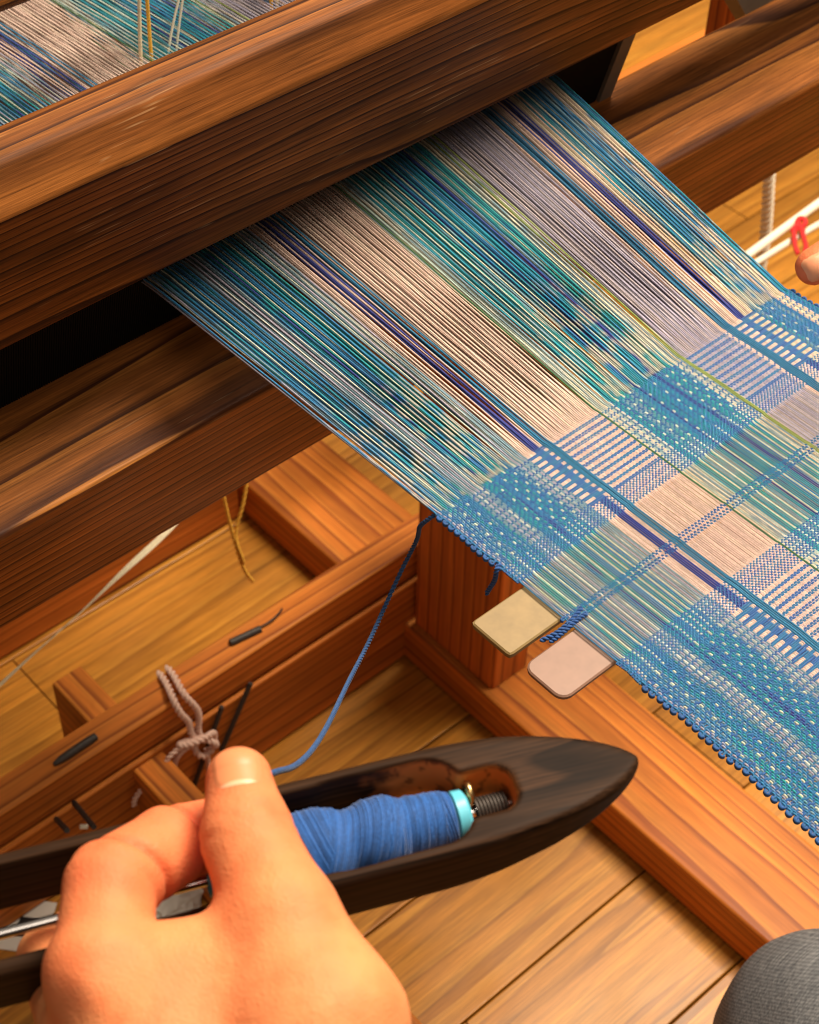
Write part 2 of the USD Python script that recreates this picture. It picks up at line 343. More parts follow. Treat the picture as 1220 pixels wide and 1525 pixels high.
cloth_m = M("grey_twill", {"g": ("geometry", {}), "m": ("mapping", {"rotation": (0.3, 0.5, 0.7), "scale": (60, 900, 900)}), "n": ("noise_texture", {"scale": 1.0, "detail": 2.0}),
                           "w": ("wave_texture", {"wave_type": "bands", "bands_direction": "diagonal", "scale": 190.0, "distortion": 2.5, "detail": 2.0, "detail_scale": 3.0}),
                           "x": ("math", {"math_type": "multiply_add", "value2": 0.2}),
                           "r": ("rgb_ramp", {"ramp": [(0.30, (0.12, 0.130, 0.145)), (0.6, (0.24, 0.25, 0.265)), (0.95, (0.44, 0.45, 0.46))]}),
                           "b": ("bump", {"strength": 0.5, "distance": 0.0005}), "p": ("principled_bsdf", {"roughness": 0.9, "specular_ior_level": 0.2})},
            [("g.position", "m.vector"), ("m.vector", "n.vector"), ("g.position", "w.vector"), ("w.fac", "x.value1"), ("n.fac", "x.value3"), ("x.value", "r.fac"), ("r.color", "p.base_color"),
             ("x.value", "b.height"), ("b.normal", "p.normal")], "p.BSDF")

# ------------------------------------------------------------------ floor
FZ = -0.63
floor = thing("floor", kind="structure")
row, y = 0, -0.96
while y < 2.6:
    x = -0.9 - rng.random() * 0.8
    if abs(y - 0.44) < 0.03: x = 0.025 - 1.25
    elif y < 0.3: x = -1.9 - 0.3 * rng.random()
    while x < 3.2:
        L = 1.25 if abs(y - 0.44) < 0.03 else (1.7 if y < 0.3 and x < -1 else 0.9) + 0.8 * rng.random()
        mi = int(rng.integers(0, 4)); dz = rng.random() * 0.0006
        obj("floor_board", box(x + 0.0006, x + L - 0.0006, y + 0.0007, y + 0.0993, FZ - 0.022, FZ - dz, "x", 0.0012), floor_m[mi], floor, smooth=30)
        x += L
    y += 0.1
obj("subfloor", box(-2, 4, -1.2, 3, FZ - 0.06, FZ - 0.03, "x", 0), plain("dark_subfloor", (0.03, 0.02, 0.012), 0.9), floor)

# ------------------------------------------------------------------ loom frame
loom = thing("floor_loom", "orange pine floor frame of the loom, rails and post under the cloth", "loom")
obj("cross_rail", box(-0.6, 0.42, 0.325, 0.353, -0.535, -0.50, "x", 0.0025), frame_x, loom, smooth=30, label="pine rail with iron pegs and a knotted cord over it")
obj("cross_rail_foot", box(-0.6, 0.42, 0.322, 0.352, FZ + 0.001, -0.538, "x", 0.0015), frame_x, loom, smooth=30)
obj("floor_rail", box(0.281, 0.371, -0.55, 1.1, FZ + 0.001, -0.585, "y", 0.003), frame_y, loom, smooth=30, label="wide bright pine rail running along the floor")
obj("floor_rail", box(0.0075, 0.035, -0.3, 0.431, FZ + 0.001, -0.543, "y", 0.002), frame_y, loom, smooth=30, label="narrow pine rail passing under the pegged rail")
obj("back_rail", box(-0.6, 0.275, 0.545, 0.58, FZ + 0.001, -0.50, "x", 0.003), frame_x, loom, smooth=30)
obj("post", box(0.288, 0.328, 0.222, 0.318, -0.584, -0.20, "z", 0.003), frame_z, loom, smooth=30, label="short upright post of reddish pine")
obj("knee_beam", box(0.30, 1.3, 0.473, 0.499, -0.345, -0.30, "x", 0.003), frame_x, loom, smooth=30)
obj("upright", box(0.552, 0.70, 0.275, 0.315, -0.135, 0.45, "z", 0.004), frame_z, loom, smooth=30)
wp = [(0.5129, -0.068), (0.5412, -0.1031), (0.5529, -0.1098), (0.569, -0.0836), (0.66, 0.066), (0.40, 0.075)]
obj("bracket", beam(wp, "y", 0.255, 0.272, 0.002), grey_m, loom, smooth=30)
for a, b, r in (((0.1177, 0.342, -0.4985), (0.1439, 0.3379, -0.4985), 0.0030), ((-0.0472, 0.3355, -0.4985), (-0.0101, 0.3363, -0.4985), 0.0034)):
    p = spline([a, b], 9); rr = r * np.array([0.45, 0.8, 0.95, 1, 1, 1, 1, 0.98, 0.85]) if r > 0.0032 else np.full(9, r)
    obj("iron_peg", tube(p, rr, 10), iron_m, loom, smooth=40)
obj("iron_pin", tube(spline([(0.1439, 0.3396, -0.4985), (0.1495, 0.3383, -0.4975), (0.1697, 0.3435, -0.4992)], 12), 0.0008, 6), iron_m, loom, smooth=True)
for a, b in (((0.1174, 0.3185, -0.5255), (0.0847, 0.3185, -0.584)), ((0.0891, 0.3185, -0.5309), (0.0504, 0.3185, -0.6177)), ((-0.0431, 0.325, -0.539), (-0.0522, 0.28, -0.5106)), ((-0.06, 0.325, -0.5425), (-0.0681, 0.29, -0.5105))):
    obj("iron_pin", tube(spline([a, b], 4), 0.0021, 8), iron_m, loom, smooth=40)
q = np.array([(-0.0535, 0.3, -0.532), (-0.049, 0.298, -0.534)])
obj("bright_pin", tube(spline(q, 4), 0.0018, 8), white_m, loom, smooth=40)

for yy in (0.56, 0.615, 0.67, 0.725, 0.78): obj("lamm", box(-0.1, 0.70, yy, yy + 0.046, -0.20, -0.18, "x", 0.003), lamm_m, loom, smooth=30)

# ------------------------------------------------------------------ beater: cap, reed, race, leaning as one
U = np.array(LEAN); D = np.array([0.9655, 0.26])
beater = thing("loom_beater", "dark brown pine beater with a reed between its two long beams", "beater")
c0 = np.array([0.172, 0.030])
cap_pts = [c0 + D * a + U * b for a, b in ((0, 0), (0.044, 0), (0.044, 0.040), (0.037, 0.094), (0.030, 0.103), (0.014, 0.103), (0.0, 0.088))]
cap_mesh = beam(cap_pts, "x", -0.75, 0.95, 0.007, 10)
obj("cap_beam", cap_mesh, cap_wood, beater, smooth=40)
r0 = np.array([0.2, -0.037])
race_pts = [r0, r0 - D * 0.0503, r0 - D * 0.0503 - U * 0.0888, r0 - U * 0.0888 + D * 0.017, r0 + D * 0.017]
obj("race_beam", beam(race_pts, "x", -0.75, 1.0, 0.0035, 6), race_wood, beater, smooth=40)
dents = []
xs = np.arange(-0.2, 0.318, 0.0013)
b0 = r0 + U * (-0.01) + D * 0.012; b1 = b0 + U * 0.09
for x in xs:
    s = [(x, *(b0 - D * 0.0022)), (x, *(b0 + D * 0.0022)), (x, *(b1 + D * 0.0022)), (x, *(b1 - D * 0.0022))]
    v = np.array([(a + e, b, c) for e in (0, 0.0009) for a, b, c in s])
    dents.append((v, np.array([(0, 1, 2), (0, 2, 3), (4, 6, 5), (4, 7, 6), (0, 4, 5), (0, 5, 1), (2, 6, 7), (2, 7, 3), (0, 3, 7), (0, 7, 4), (1, 5, 6), (1, 6, 2)])))
obj("reed_dents", join(dents), reed_m, beater, kind="stuff")
e0 = [b0 - D * 0.004, b0 + D * 0.004, b1 + D * 0.004, b1 - D * 0.004]
obj("reed_end", beam(e0, "x", 0.3195, 0.330, 0.001), grey_m, beater, smooth=30)
obj("reed_end", beam(e0, "x", -0.212, -0.202, 0.001), grey_m, beater, smooth=30)

# ------------------------------------------------------------------ cloth being woven
N = 228; WID = 0.23; PIT = WID / (N - 1); TS = PIT / 0.00118
TEAL, BLUE, INDI = (0.006, 0.215, 0.30), (0.016, 0.155, 0.34), (0.022, 0.036, 0.21)
IV, PEACH, CREAM, LAV = (0.54, 0.54, 0.47), (0.60, 0.44, 0.37), (0.58, 0.50, 0.36), (0.31, 0.285, 0.36)
GREEN, YG, GRAY, SEA = (0.035, 0.115, 0.04), (0.22, 0.28, 0.06), (0.15, 0.25, 0.31), (0.012, 0.26, 0.27)
# x from, x to (mm), weave kind, palette, ivory ends at, plain words
Z = [(-1, 2.2, "T", [LAV, BLUE], [], "lavender edge"), (2.2, 18, "T", [TEAL, SEA, BLUE, GRAY], [3.0, 7.6, 13.6], "teal with ivory lines"),
     (18, 26, "I", [IV, GRAY, LAV, GRAY], [], "grey and ivory"), (26, 36, "T", [TEAL, BLUE, INDI, SEA], [30.7, 35.8], "dark teal"),
     (36, 45, "T", [TEAL, SEA, GRAY, BLUE], [39, 42.0, 44.5], "sea green"), (45, 52.2, "I", [IV, GRAY, LAV, GRAY], [], "pale grey"),
     (52.2, 56.8, "L", [PEACH], [], "peach beside indigo"), (56.8, 61, "C", [INDI], [], "indigo"), (61, 63.6, "R", [PEACH], [], "single peach"),
     (63.6, 67.0, "S", [(0.014, 0.14, 0.27)], [], "plain blue teal"), (67.0, 96.6, "P", [PEACH, PEACH, (0.68, 0.53, 0.43)], [], "wide peach"), (96.6, 98.2, "G", [GREEN], [], "thin green"),
     (98.2, 106, "I", [IV, CREAM, (0.33, 0.42, 0.38), GRAY], [], "ivory and pale green"), (106, 120, "T", [TEAL, SEA, GRAY, TEAL], [109, 113.5, 118], "teal and grey"),
     (120, 137, "T", [TEAL, BLUE, INDI, TEAL], [124, 131], "deep blue teal"), (137, 147, "T", [TEAL, SEA, GRAY, BLUE], [139, 143, 146], "green teal"),
     (147, 152, "I", [IV, CREAM, GRAY], [], "pale ivory"), (152, 154.3, "G", [YG], [], "thin lime"), (154.3, 182, "P", [LAV, (0.40, 0.34, 0.36), (0.33, 0.30, 0.40)], [], "wide lavender grey"),
     (182, 184, "I", [PEACH], [], "ivory line"), (184, 188.6, "S", [(0.014, 0.13, 0.26)], [], "second blue teal"), (188.6, 194.6, "L", [PEACH], [], "second peach"),
     (194.6, 199, "C", [INDI], [], "second indigo"), (199, 205, "R", [CREAM, PEACH, CREAM], [], "cream lines"), (205, 219, "T", [TEAL, BLUE, TEAL, GRAY], [209, 214], "right hand teal"),
     (219, 226, "I", [CREAM, PEACH, BLUE, CREAM], [], "cream and peach"), (226, 232, "T", [TEAL, BLUE], [], "right edge teal")]
xmm = np.arange(N) * PIT * 1000
zone = np.array([next(k for k, q in enumerate(Z) if q[0] <= x < q[1]) for x in xmm])
kinds = np.array([Z[k][2] for k in zone])
ivory = np.zeros(N, bool)
for q in Z:
    for a in q[4]: ivory[np.argmin(abs(xmm - a))] = True
base = np.zeros((N, 3)); alt = np.zeros((N, 3))
for e in range(N):
    pal = Z[zone[e]][3]
    base[e] = pal[int(rng.integers(len(pal)))] if kinds[e] in "TP" else pal[e % len(pal)]
    alt[e] = pal[int(rng.integers(len(pal)))]
    if ivory[e]: base[e] = alt[e] = np.array(IV) * np.array([0.96, 1.0, 0.9])
    j = 1 + 0.09 * rng.standard_normal(); base[e] *= j; alt[e] *= j

# picks: (y, class, bar number); W = light ends float over, B = ground, F = fine plain weave
picks = []
y, bar = -0.0009, 0
while y > -0.0392:
    for c, d in (("W", 0.0009), ("W", 0.0009), ("B", 0.0009), ("B", 0.0009)):
        picks.append((y, c, bar)); y -= d
    bar += 1
while y > -0.0508: picks.append((y, "F", 0)); y -= 0.00098
gapA = y
band = [(-0.0755, "F", 0), (-0.0767, "F", 0), (-0.0789, "F", 0), (-0.0801, "F", 0)]
y = -0.1056; picksB = []
while y > -0.1185: picksB.append((y, "F", 0)); y -= 0.00098
bar = 0
while y > -0.232:
    for c, d in (("W", 0.0009), ("W", 0.0009), ("B", 0.0009), ("B", 0.0009)):
        picksB.append((y, c, bar)); y -= d
    bar += 1
ALL = picks + band + picksB
ALL = [(p[0] + float(rng.uniform(-1, 1)) * 0.00013, p[1], p[2]) for p in ALL]
py = np.array([p[0] for p in ALL]); K = len(ALL)
e = np.arange(N)
S = np.zeros((K, N))                                   # +1 warp on top, -1 weft on top
for k, (yy, c, b) in enumerate(ALL):
    pl = np.where((e + k) % 2 == 0, 1.0, -1.0)
    s = pl.copy()
    if c in "WB":
        s[kinds == "T"] = np.where((e + k) % 3 == 0, -1, 1)[kinds == "T"]
        if c == "W":
            s[(kinds == "P") | (kinds == "I")] = 1
            s[ivory] = -1
            s[ivory & (e % 2 == b % 2)] = 1
        else:
            s[ivory] = -1
            s[kinds == "P"] = np.where(pl > 0, 0.1, -1)[kinds == "P"]
        s[kinds == "L"] = 1 if c == "W" else -1
        s[kinds == "R"] = 1 if c == "B" else -1
        s[kinds == "C"] = -1
    s[(kinds == "S") | (kinds == "G")] = 1
    S[k] = s
AMP = 0.00050 * TS
# warp path in y: behind the reed, reed to fell, then through the picks
yw = np.concatenate([np.linspace(0.64, 0.215, 46), np.linspace(0.203, 0.004, 62), [0.0012]])
ys = [*yw]; zc = [None] * len(yw)
for k in range(K):
    nxt = py[k + 1] if k + 1 < K else py[k] - 0.001
    ys.append(py[k]); zc.append(k)
    if py[k] - nxt > 0.004:
        g = np.linspace(py[k] - 0.001, nxt + 0.001, 14); ys += [*g]; zc += [None] * 14
ys = np.array(ys); MM = len(ys)
def edge_wave(y): y = np.asarray(y); return np.where((y < 0) & ((y > -0.0515) | (y < -0.1045)), 0.00030 * np.sin(y * 190) + 0.00018 * np.sin(y * 420 + 1), 0.0) * np.minimum(np.minimum(np.abs(y) / 0.006, np.abs(y + 0.0515) / 0.006), np.minimum(np.abs(y + 0.1045) / 0.006, 1.0))
def sheet_x(xf, yy):                                    # the warp fans out a little from fell to reed
    t = np.clip(yy / 0.19, 0, None); t2 = np.minimum(t, 1.07)
    return xf[:, None] + t2[None] * ((-0.0095 + xf * (0.274 / 0.23)) - xf)[:, None]
def sheet_z(yy):
    z = np.where(yy > 0, 0.011 * np.minimum(yy / 0.19, 1), 0.0)
    z = np.where(yy > 0.19, 0.011 - 0.012 * np.clip((yy - 0.19) / 0.3, 0, 1), z)
    z = np.where(yy < -0.13, z - 0.9 * (np.clip(-yy - 0.13, 0, 1)) ** 2, z)
    return z
xf = np.arange(N) * PIT
X = sheet_x(xf, ys); Yw = np.broadcast_to(ys, (N, MM)).copy(); Zw = np.broadcast_to(sheet_z(ys), (N, MM)).copy()
for j, k in enumerate(zc):
    if k is not None: Zw[:, j] += AMP * S[k]
shed = np.where(e % 2 == 0, 1, -1)[:, None]
openz = 0.0013 * np.sin(np.clip(ys / 0.19, 0, 1) * np.pi * 0.5)
openz = np.where(ys > 0.2, 0.0013 + 0.003 * np.sin(np.clip((ys - 0.2) / 0.25, 0, 1) * np.pi), openz)
Zw += shed * openz[None]
Zw[:, ys < 0.0] += 0
X += 0.00022 * rng.standard_normal((N, 1)) * np.clip(ys / 0.03, 0, 1)[None] + 0.0001 * np.sin(ys[None] * 90 + 6 * rng.random((N, 1)))
# space-dyed colour along every end
def field(u, v, seed):
    import meshkit
    return meshkit.fbm(np.stack([u, v, np.full_like(u, seed)], -1), 3, seed)
U1 = np.broadcast_to(xmm[:, None], (N, MM)) / 5.0; V1 = Yw * 1000 / 13.0
f1 = np.clip((field(U1, V1, 3) - 0.42) / 0.16, 0, 1)[..., None]
f2 = np.clip((field(U1 * 1.2 + 40, V1 * 1.7, 9) - 0.53) / 0.05, 0, 1)[..., None]
bl = np.isin(kinds, list("T"))[:, None, None] & ~ivory[:, None, None]
col = base[:, None] * (1 - f1) + alt[:, None] * f1
tan = np.array([0.40, 0.34, 0.25])
near = np.clip((0.085 - Yw) / 0.03, 0, 1)[..., None] * (Yw[..., None] > 0)
col = np.where(bl, col * (1 - 0.75 * f2 * near) + tan * 0.75 * f2 * near, col)
col = np.clip(col * (1 + 0.07 * rng.standard_normal((N, MM, 1))), 0.004, 0.95)
rad = np.full((N, MM), 0.00044)
rad[:, ys < 0.001] = 0.00051
rad[np.ix_(np.isin(kinds, list("TI")), ys > 0.001)] = 0.00049; rad[np.ix_(ivory, ys > 0.001)] = 0.00036; rad[np.ix_((kinds == "I") & (base.mean(1) > 0.4), ys > 0.001)] = 0.00038; rad[kinds == "G"] *= 1.1; rad[kinds == "S"] *= 1.15; rad[kinds == "C"] *= 1.2; rad[np.ix_(np.isin(kinds, list("LR")), ys < 0.001)] *= 1.15
rad *= TS; rad[:, (ys < -0.0515) & (ys > -0.1045)] *= 0.74
X += edge_wave(ys)[None] * (xf[:, None] / WID * 2 - 1)
P3 = np.stack([X, Yw, Zw], -1)
cloth = thing("woven_cloth", "striped blue, teal and peach cloth being woven on the loom", "woven cloth")
KB = 5
# lower shed of threads, between and under the upper ones, in the same dye
yl = np.concatenate([np.linspace(0.64, 0.215, 24), np.linspace(0.203, 0.004, 30), np.linspace(-0.001, -0.0505, 5)])
for zi, q in enumerate(Z):
    ids = np.where(zone == zi)[0]
    if not len(ids): continue
    V, F = many_tubes(P3[ids], rad[ids], KB)
    C = np.repeat(col[ids].reshape(-1, 3), KB, 0)
    if True:
        xl = (xf[ids] + PIT * 0.5)[:-1] if len(ids) > 1 else xf[ids]
        n2 = len(xl); Xl = sheet_x(xl, yl); Yl = np.broadcast_to(yl, Xl.shape)
        drop = np.where(yl > 0, 0.0011 + 0.0012 * np.clip(yl / 0.19, 0, 1), 0.0009)
        drop = np.where(yl > 0.2, 0.0023 + 0.012 * np.sin(np.clip((yl - 0.2) / 0.25, 0, 1) * np.pi), drop)
        Zl = np.broadcast_to(sheet_z(yl) - drop, Xl.shape)
        Zl = np.where((Yl < 0), Zl + 0.0004, Zl)
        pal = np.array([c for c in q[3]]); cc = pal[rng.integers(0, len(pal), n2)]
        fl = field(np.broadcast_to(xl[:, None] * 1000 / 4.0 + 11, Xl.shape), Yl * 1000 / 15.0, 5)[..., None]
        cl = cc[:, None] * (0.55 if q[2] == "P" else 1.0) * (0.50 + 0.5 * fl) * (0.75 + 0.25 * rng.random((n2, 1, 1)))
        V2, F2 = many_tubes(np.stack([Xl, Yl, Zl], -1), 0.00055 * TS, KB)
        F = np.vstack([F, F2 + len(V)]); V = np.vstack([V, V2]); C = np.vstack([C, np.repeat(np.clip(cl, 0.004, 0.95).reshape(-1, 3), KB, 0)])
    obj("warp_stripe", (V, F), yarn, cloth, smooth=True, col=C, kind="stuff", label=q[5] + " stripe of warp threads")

# weft
def weft(lo, hi, name, label):
    mm = 2 * N + 5; out = []; cs = []
    P, Cc, R = [], [], []
    for k in range(lo, hi):
        yy, c, b = ALL[k]
        xs = np.concatenate([[-0.0013 if c != "W" else -0.0004, -0.0008], np.repeat(xf, 2)[:-1] + np.tile([0, PIT / 2], N)[:-1], [WID + 0.0006, WID + 0.001, WID + 0.0014, WID + 0.0008]])
        z = np.zeros(len(xs)); z[2:2 + 2 * N - 1:2] = -AMP * S[k] * 0.85
        z[3:2 + 2 * N - 2:2] = -AMP * 0.85 * 0.5 * (S[k][:-1] + S[k][1:])
        z += sheet_z(np.array([yy]))[0]; xs = xs + edge_wave(yy) * (xs / WID * 2 - 1)
        wob = 0.00012 * np.sin(xs * 130 + k * 1.7)
        P.append(np.stack([xs, yy + wob, z], 1)); r = np.full(len(xs), {"W": 0.00045, "B": 0.00052, "F": 0.00048}[c]) * (0.93 + 0.14 * rng.random())
        R.append(r)
        t = 0.5 + 0.5 * np.sin(xs * 60 + k * 0.9) ; t = np.clip(t + 0.25 * rng.standard_normal(len(xs)), 0, 1)[:, None]
        Cc.append(np.array([0.011, 0.115, 0.25]) * t + np.array([0.015, 0.078, 0.26]) * (1 - t))
    P, R, Cc = np.array(P), np.array(R), np.array(Cc)
    V, F = many_tubes(P, R, 5); C = np.repeat(Cc.reshape(-1, 3), 5, 0)
    # selvedge loops: the pair of ground picks of every bar turns round the edge thread together
    ks = [k for k in range(lo, hi - 1) if ALL[k][1] == "B" and ALL[k + 1][1] == "B"] or list(range(lo, hi - 1, 2))
    parts = [(V, F)]; cc = [C]
    for k in ks:
        ym = (ALL[k][0] + ALL[k + 1][0]) / 2; zz = sheet_z(np.array([ym]))[0]; thick = 1.0 if ALL[k][1] == "B" else 0.6
        for side in (-1, 1):
            x0 = (-0.0004 if side < 0 else WID + 0.0004) + side * float(edge_wave(ym)) + 0.00025 * rng.standard_normal()
            a = np.linspace(-0.5 * np.pi, 0.5 * np.pi, 9)
            for up in (0.00035, -0.0004):
                p = np.stack([x0 + side * (0.0006 + 0.0011 * thick * np.cos(a)), ym + 0.0010 * thick * np.sin(a), np.full(9, zz + up) + 0.0002 * np.sin(2 * a)], 1)
                v, f = tube(p, 0.00062 * thick, 6); parts.append((v, f))
                cc.append(np.tile(np.array([0.014, 0.075, 0.24]) * (0.8 + 0.4 * rng.random()), (len(v), 1)))
    V, F = join(parts)
    obj(name, (V, F), yarn, cloth, smooth=True, col=np.vstack(cc), kind="stuff", label=label)
nA, nB = len(picks), len(picks) + len(band)
weft(0, nA, "weft_band", "blue weft of the newest woven strip at the fell")
weft(nA, nB, "weft_band", "narrow twined blue line between the two flat sticks")
weft(nB, K, "weft_band", "blue weft of the finished cloth nearest the weaver")
def blue_yarn(pts, r, n, turns, name, parent=None, **kw):
    v, f = plied(pts, r, n, turns); c = np.array([0.016, 0.07, 0.24]) * (0.8 + 0.4 * rng.random((len(v), 1)))
    return obj(name, (v, f), yarn, parent, smooth=True, col=c, **kw)
blue_yarn([(0.002, -0.038, -0.001), (-0.0024, -0.0395, 0.0), (-0.002, -0.0387, -0.006), (-0.0017, -0.0359, -0.015), (-0.0019, -0.0344, -0.02)], 0.0011, 60, 6, "yarn_tail", cloth)
blue_yarn([(0.009, -0.077, 0.0005), (0.0009, -0.0787, 0.0), (-0.0078, -0.0782, -0.002), (-0.0128, -0.0758, -0.004)], 0.0011, 60, 6, "yarn_tail", cloth)
blue_yarn([(0.008, -0.0807, 0.001), (0.0, -0.0803, 0.0), (-0.0058, -0.0799, -0.002), (-0.0105, -0.0787, -0.004)], 0.0011, 60, 6, "yarn_tail", cloth)

# ------------------------------------------------------------------ the two flat sticks in the warp
def flat_stick(y0, y1, r, th, zt, mat, name, label):
    x0 = -0.0287
    p = Polygon([(x0, y0), (0.29, y0), (0.29, y1), (x0, y1)]).buffer(-r, join_style=2).buffer(r, quad_segs=12)
    secs = []
    for zz, ins in ((zt - th, 0.0006), (zt - th + 0.0006, 0), (zt - 0.0006, 0), (zt, 0.0007)):
        secs.append(np.array(p.buffer(-ins).exterior.coords if ins else p.exterior.coords)[:-1])
    n = 120
    def res(c):
        d = np.r_[0, np.cumsum(np.linalg.norm(np.diff(np.vstack([c, c[:1]]), axis=0), axis=1))]; t = np.linspace(0, 1, 400, endpoint=False) * d[-1]
        cc = np.vstack([c, c[:1]]); return np.stack([np.interp(t, d, cc[:, 0]), np.interp(t, d, cc[:, 1])], 1)
    start = lambda c: np.roll(c, -np.argmin(c @ [1, 1]), 0)
    L = [res(start(c)) for c in secs]; k = 400
    V = np.vstack([np.c_[c, np.full(k, zz)] for c, zz in zip(L, (zt - th, zt - th + 0.0006, zt - 0.0006, zt))])
    F = []
    for s in range(3):
        i = np.arange(k) + s * k; j = (np.arange(k) + 1) % k + s * k
        F += [np.stack([i, j, j + k], 1), np.stack([i, j + k, i + k], 1)]
    V = np.vstack([V, [[0.13, (y0 + y1) / 2, zt - th], [0.13, (y0 + y1) / 2, zt]]]); i = np.arange(k); j = (i + 1) % k
    F += [np.stack([np.full(k, 4 * k), j, i], 1), np.stack([np.full(k, 4 * k + 1), 3 * k + i, 3 * k + j], 1)]
    obj(name, (V, np.vstack(F)), mat, smooth=35, label=label, cat="flat stick")
flat_stick(-0.0746, -0.0521, 0.0016, 0.0032, -0.0016, stick_m, "flat_stick", "tan flat wooden stick with square corners, pushed through the warp nearer the loom")
flat_stick(-0.1040, -0.0815, 0.0050, 0.0026, -0.0016, stick2_m, "flat_stick", "pinkish flat stick with rounded corners, lying through the warp beside the tan one")

# ------------------------------------------------------------------ shuttle
SO = np.array([-0.2501, -0.0849]); ang = math.radians(-24.24); SA = np.array([math.cos(ang), math.sin(ang)]); SN = np.array([-SA[1], SA[0]])
ZT = 0.10
def to_uv(p): d = p[:, :2] - SO; return d @ SA, d @ SN, p[:, 2]
def from_uv(u, v, z): return np.array([*(SO + SA * u + SN * v), z])
VC = -0.0195
def halfw(u):
    t = np.clip((u - 0.120) / 0.0690, 0, 1); s = np.clip((-0.075 - u) / 0.08, 0, 1)
    return 0.0195 * np.clip(1 - t ** 2.2, 0, 1) ** 0.62 * np.sqrt(np.clip(1 - s ** 2.5, 0, 1))
def shuttle_sdf(p):
    u, v, z = to_uv(p)
    h = halfw(u); vv = v - VC + 0.0020 * np.clip((u - 0.15) / 0.04, 0, 1)
    side = np.abs(vv) - h
    side = np.where((u > 0.1885) | (u < -0.153), np.maximum(side, 0.001), side)
    t = np.clip((u - 0.12) / 0.068, 0, 1)
    bot = (ZT - 0.024 + 0.015 * t ** 2) - z
    top = z - (ZT - 0.0015 * t ** 2)
    flare = 0.004 * np.clip((ZT - z) / 0.024, 0, 1)           # sides lean in a little towards the bottom
    d = smax(smax(side + flare * 0.5, bot, 0.004), top, 0.003)
    return smax(d, -cavity(u, v, z), 0.0012)
def cavity(u, v, z):
    """long slot, open below, that ends in a shallower rounded pocket and a narrow notch for the spring"""
    main = smax(smax(np.abs(v - VC) - 0.0146, np.abs(u - 0.004) - 0.104, 0.008), -1 + 0 * z, 0.001)
    q = np.maximum(np.stack([np.abs(u - 0.110) - 0.013, np.abs(v - VC) - 0.0035], 1), 0)
    pocket = smax(np.linalg.norm(q, axis=1) - 0.0115, (ZT - 0.0185) - z, 0.003)
    q = np.maximum(np.stack([np.abs(u - 0.132) - 0.011, np.abs(v - VC + 0.0008) - 0.002], 1), 0)
    notch = smax(np.linalg.norm(q, axis=1) - 0.0058, (ZT - 0.0165) - z, 0.003)
    return smin(smin(main, pocket, 0.002), notch, 0.0015)
def smax(a, b, k): return -smin(-a, -b, k)
SC = from_uv(0.02, VC, ZT - 0.012)
def local(fn): return lambda p: fn(np.stack([SO[0] + SA[0] * p[:, 0] + SN[0] * p[:, 1], SO[1] + SA[1] * p[:, 0] + SN[1] * p[:, 1], p[:, 2]], 1))
V, F = surface_net(local(shuttle_sdf), (-0.16, -0.045, ZT - 0.028), (0.197, 0.006, ZT + 0.004), 0.0009)
V = np.stack([SO[0] + SA[0] * V[:, 0] + SN[0] * V[:, 1], SO[1] + SA[1] * V[:, 0] + SN[1] * V[:, 1], V[:, 2]], 1)
V, F = taubin(V, F, 6)
shuttle = thing("boat_shuttle", "dark wooden boat shuttle with a pointed tip, held over the floor", "shuttle", loc=SC)
uu, vv, zz = to_uv(V); import meshkit
inside = np.clip((0.0011 - np.abs(cavity(uu, vv, zz))) / 0.0005, 0, 1) * np.clip((ZT - 0.0006 - zz) / 0.0016, 0, 1)
fade = np.clip((uu - 0.108 + 0.016 * (meshkit.fbm(V * 220, 3, 4) - 0.5)) / 0.012, 0, 1) * (1 - 0.55 * np.clip((meshkit.fbm(V * [420, 420, 200], 3, 5) - 0.60) / 0.05, 0, 1))
obj("body", (V, F), shuttle_m, shuttle, smooth=True, col=np.repeat((inside * fade)[:, None], 3, 1))
ax0, ax1 = from_uv(-0.11, VC, 0.088), from_uv(0.150, VC, 0.088)
obj("spindle", tube(spline([ax0, ax1], 6), 0.0017, 12), steel_m, shuttle, smooth=40)
hel = np.linspace(0, 1, 150); a = hel * 2 * np.pi * 9
sp = np.array([from_uv(0.1375 + 0.010 * h, VC + 0.0034 * np.cos(t), 0.0885 + 0.0034 * np.sin(t)) for h, t in zip(hel, a)])
obj("spring", tube(sp, 0.00055, 6), iron_m, shuttle, smooth=True)
rg = np.linspace(0, 2 * np.pi, 40)
obj("brass_ring", tube(np.array([from_uv(0.1365, VC + 0.004 + 0.0028 * np.cos(t), 0.0925 + 0.0028 * np.sin(t)) for t in rg]), 0.0011, 8, False), brass_m, shuttle, smooth=True)

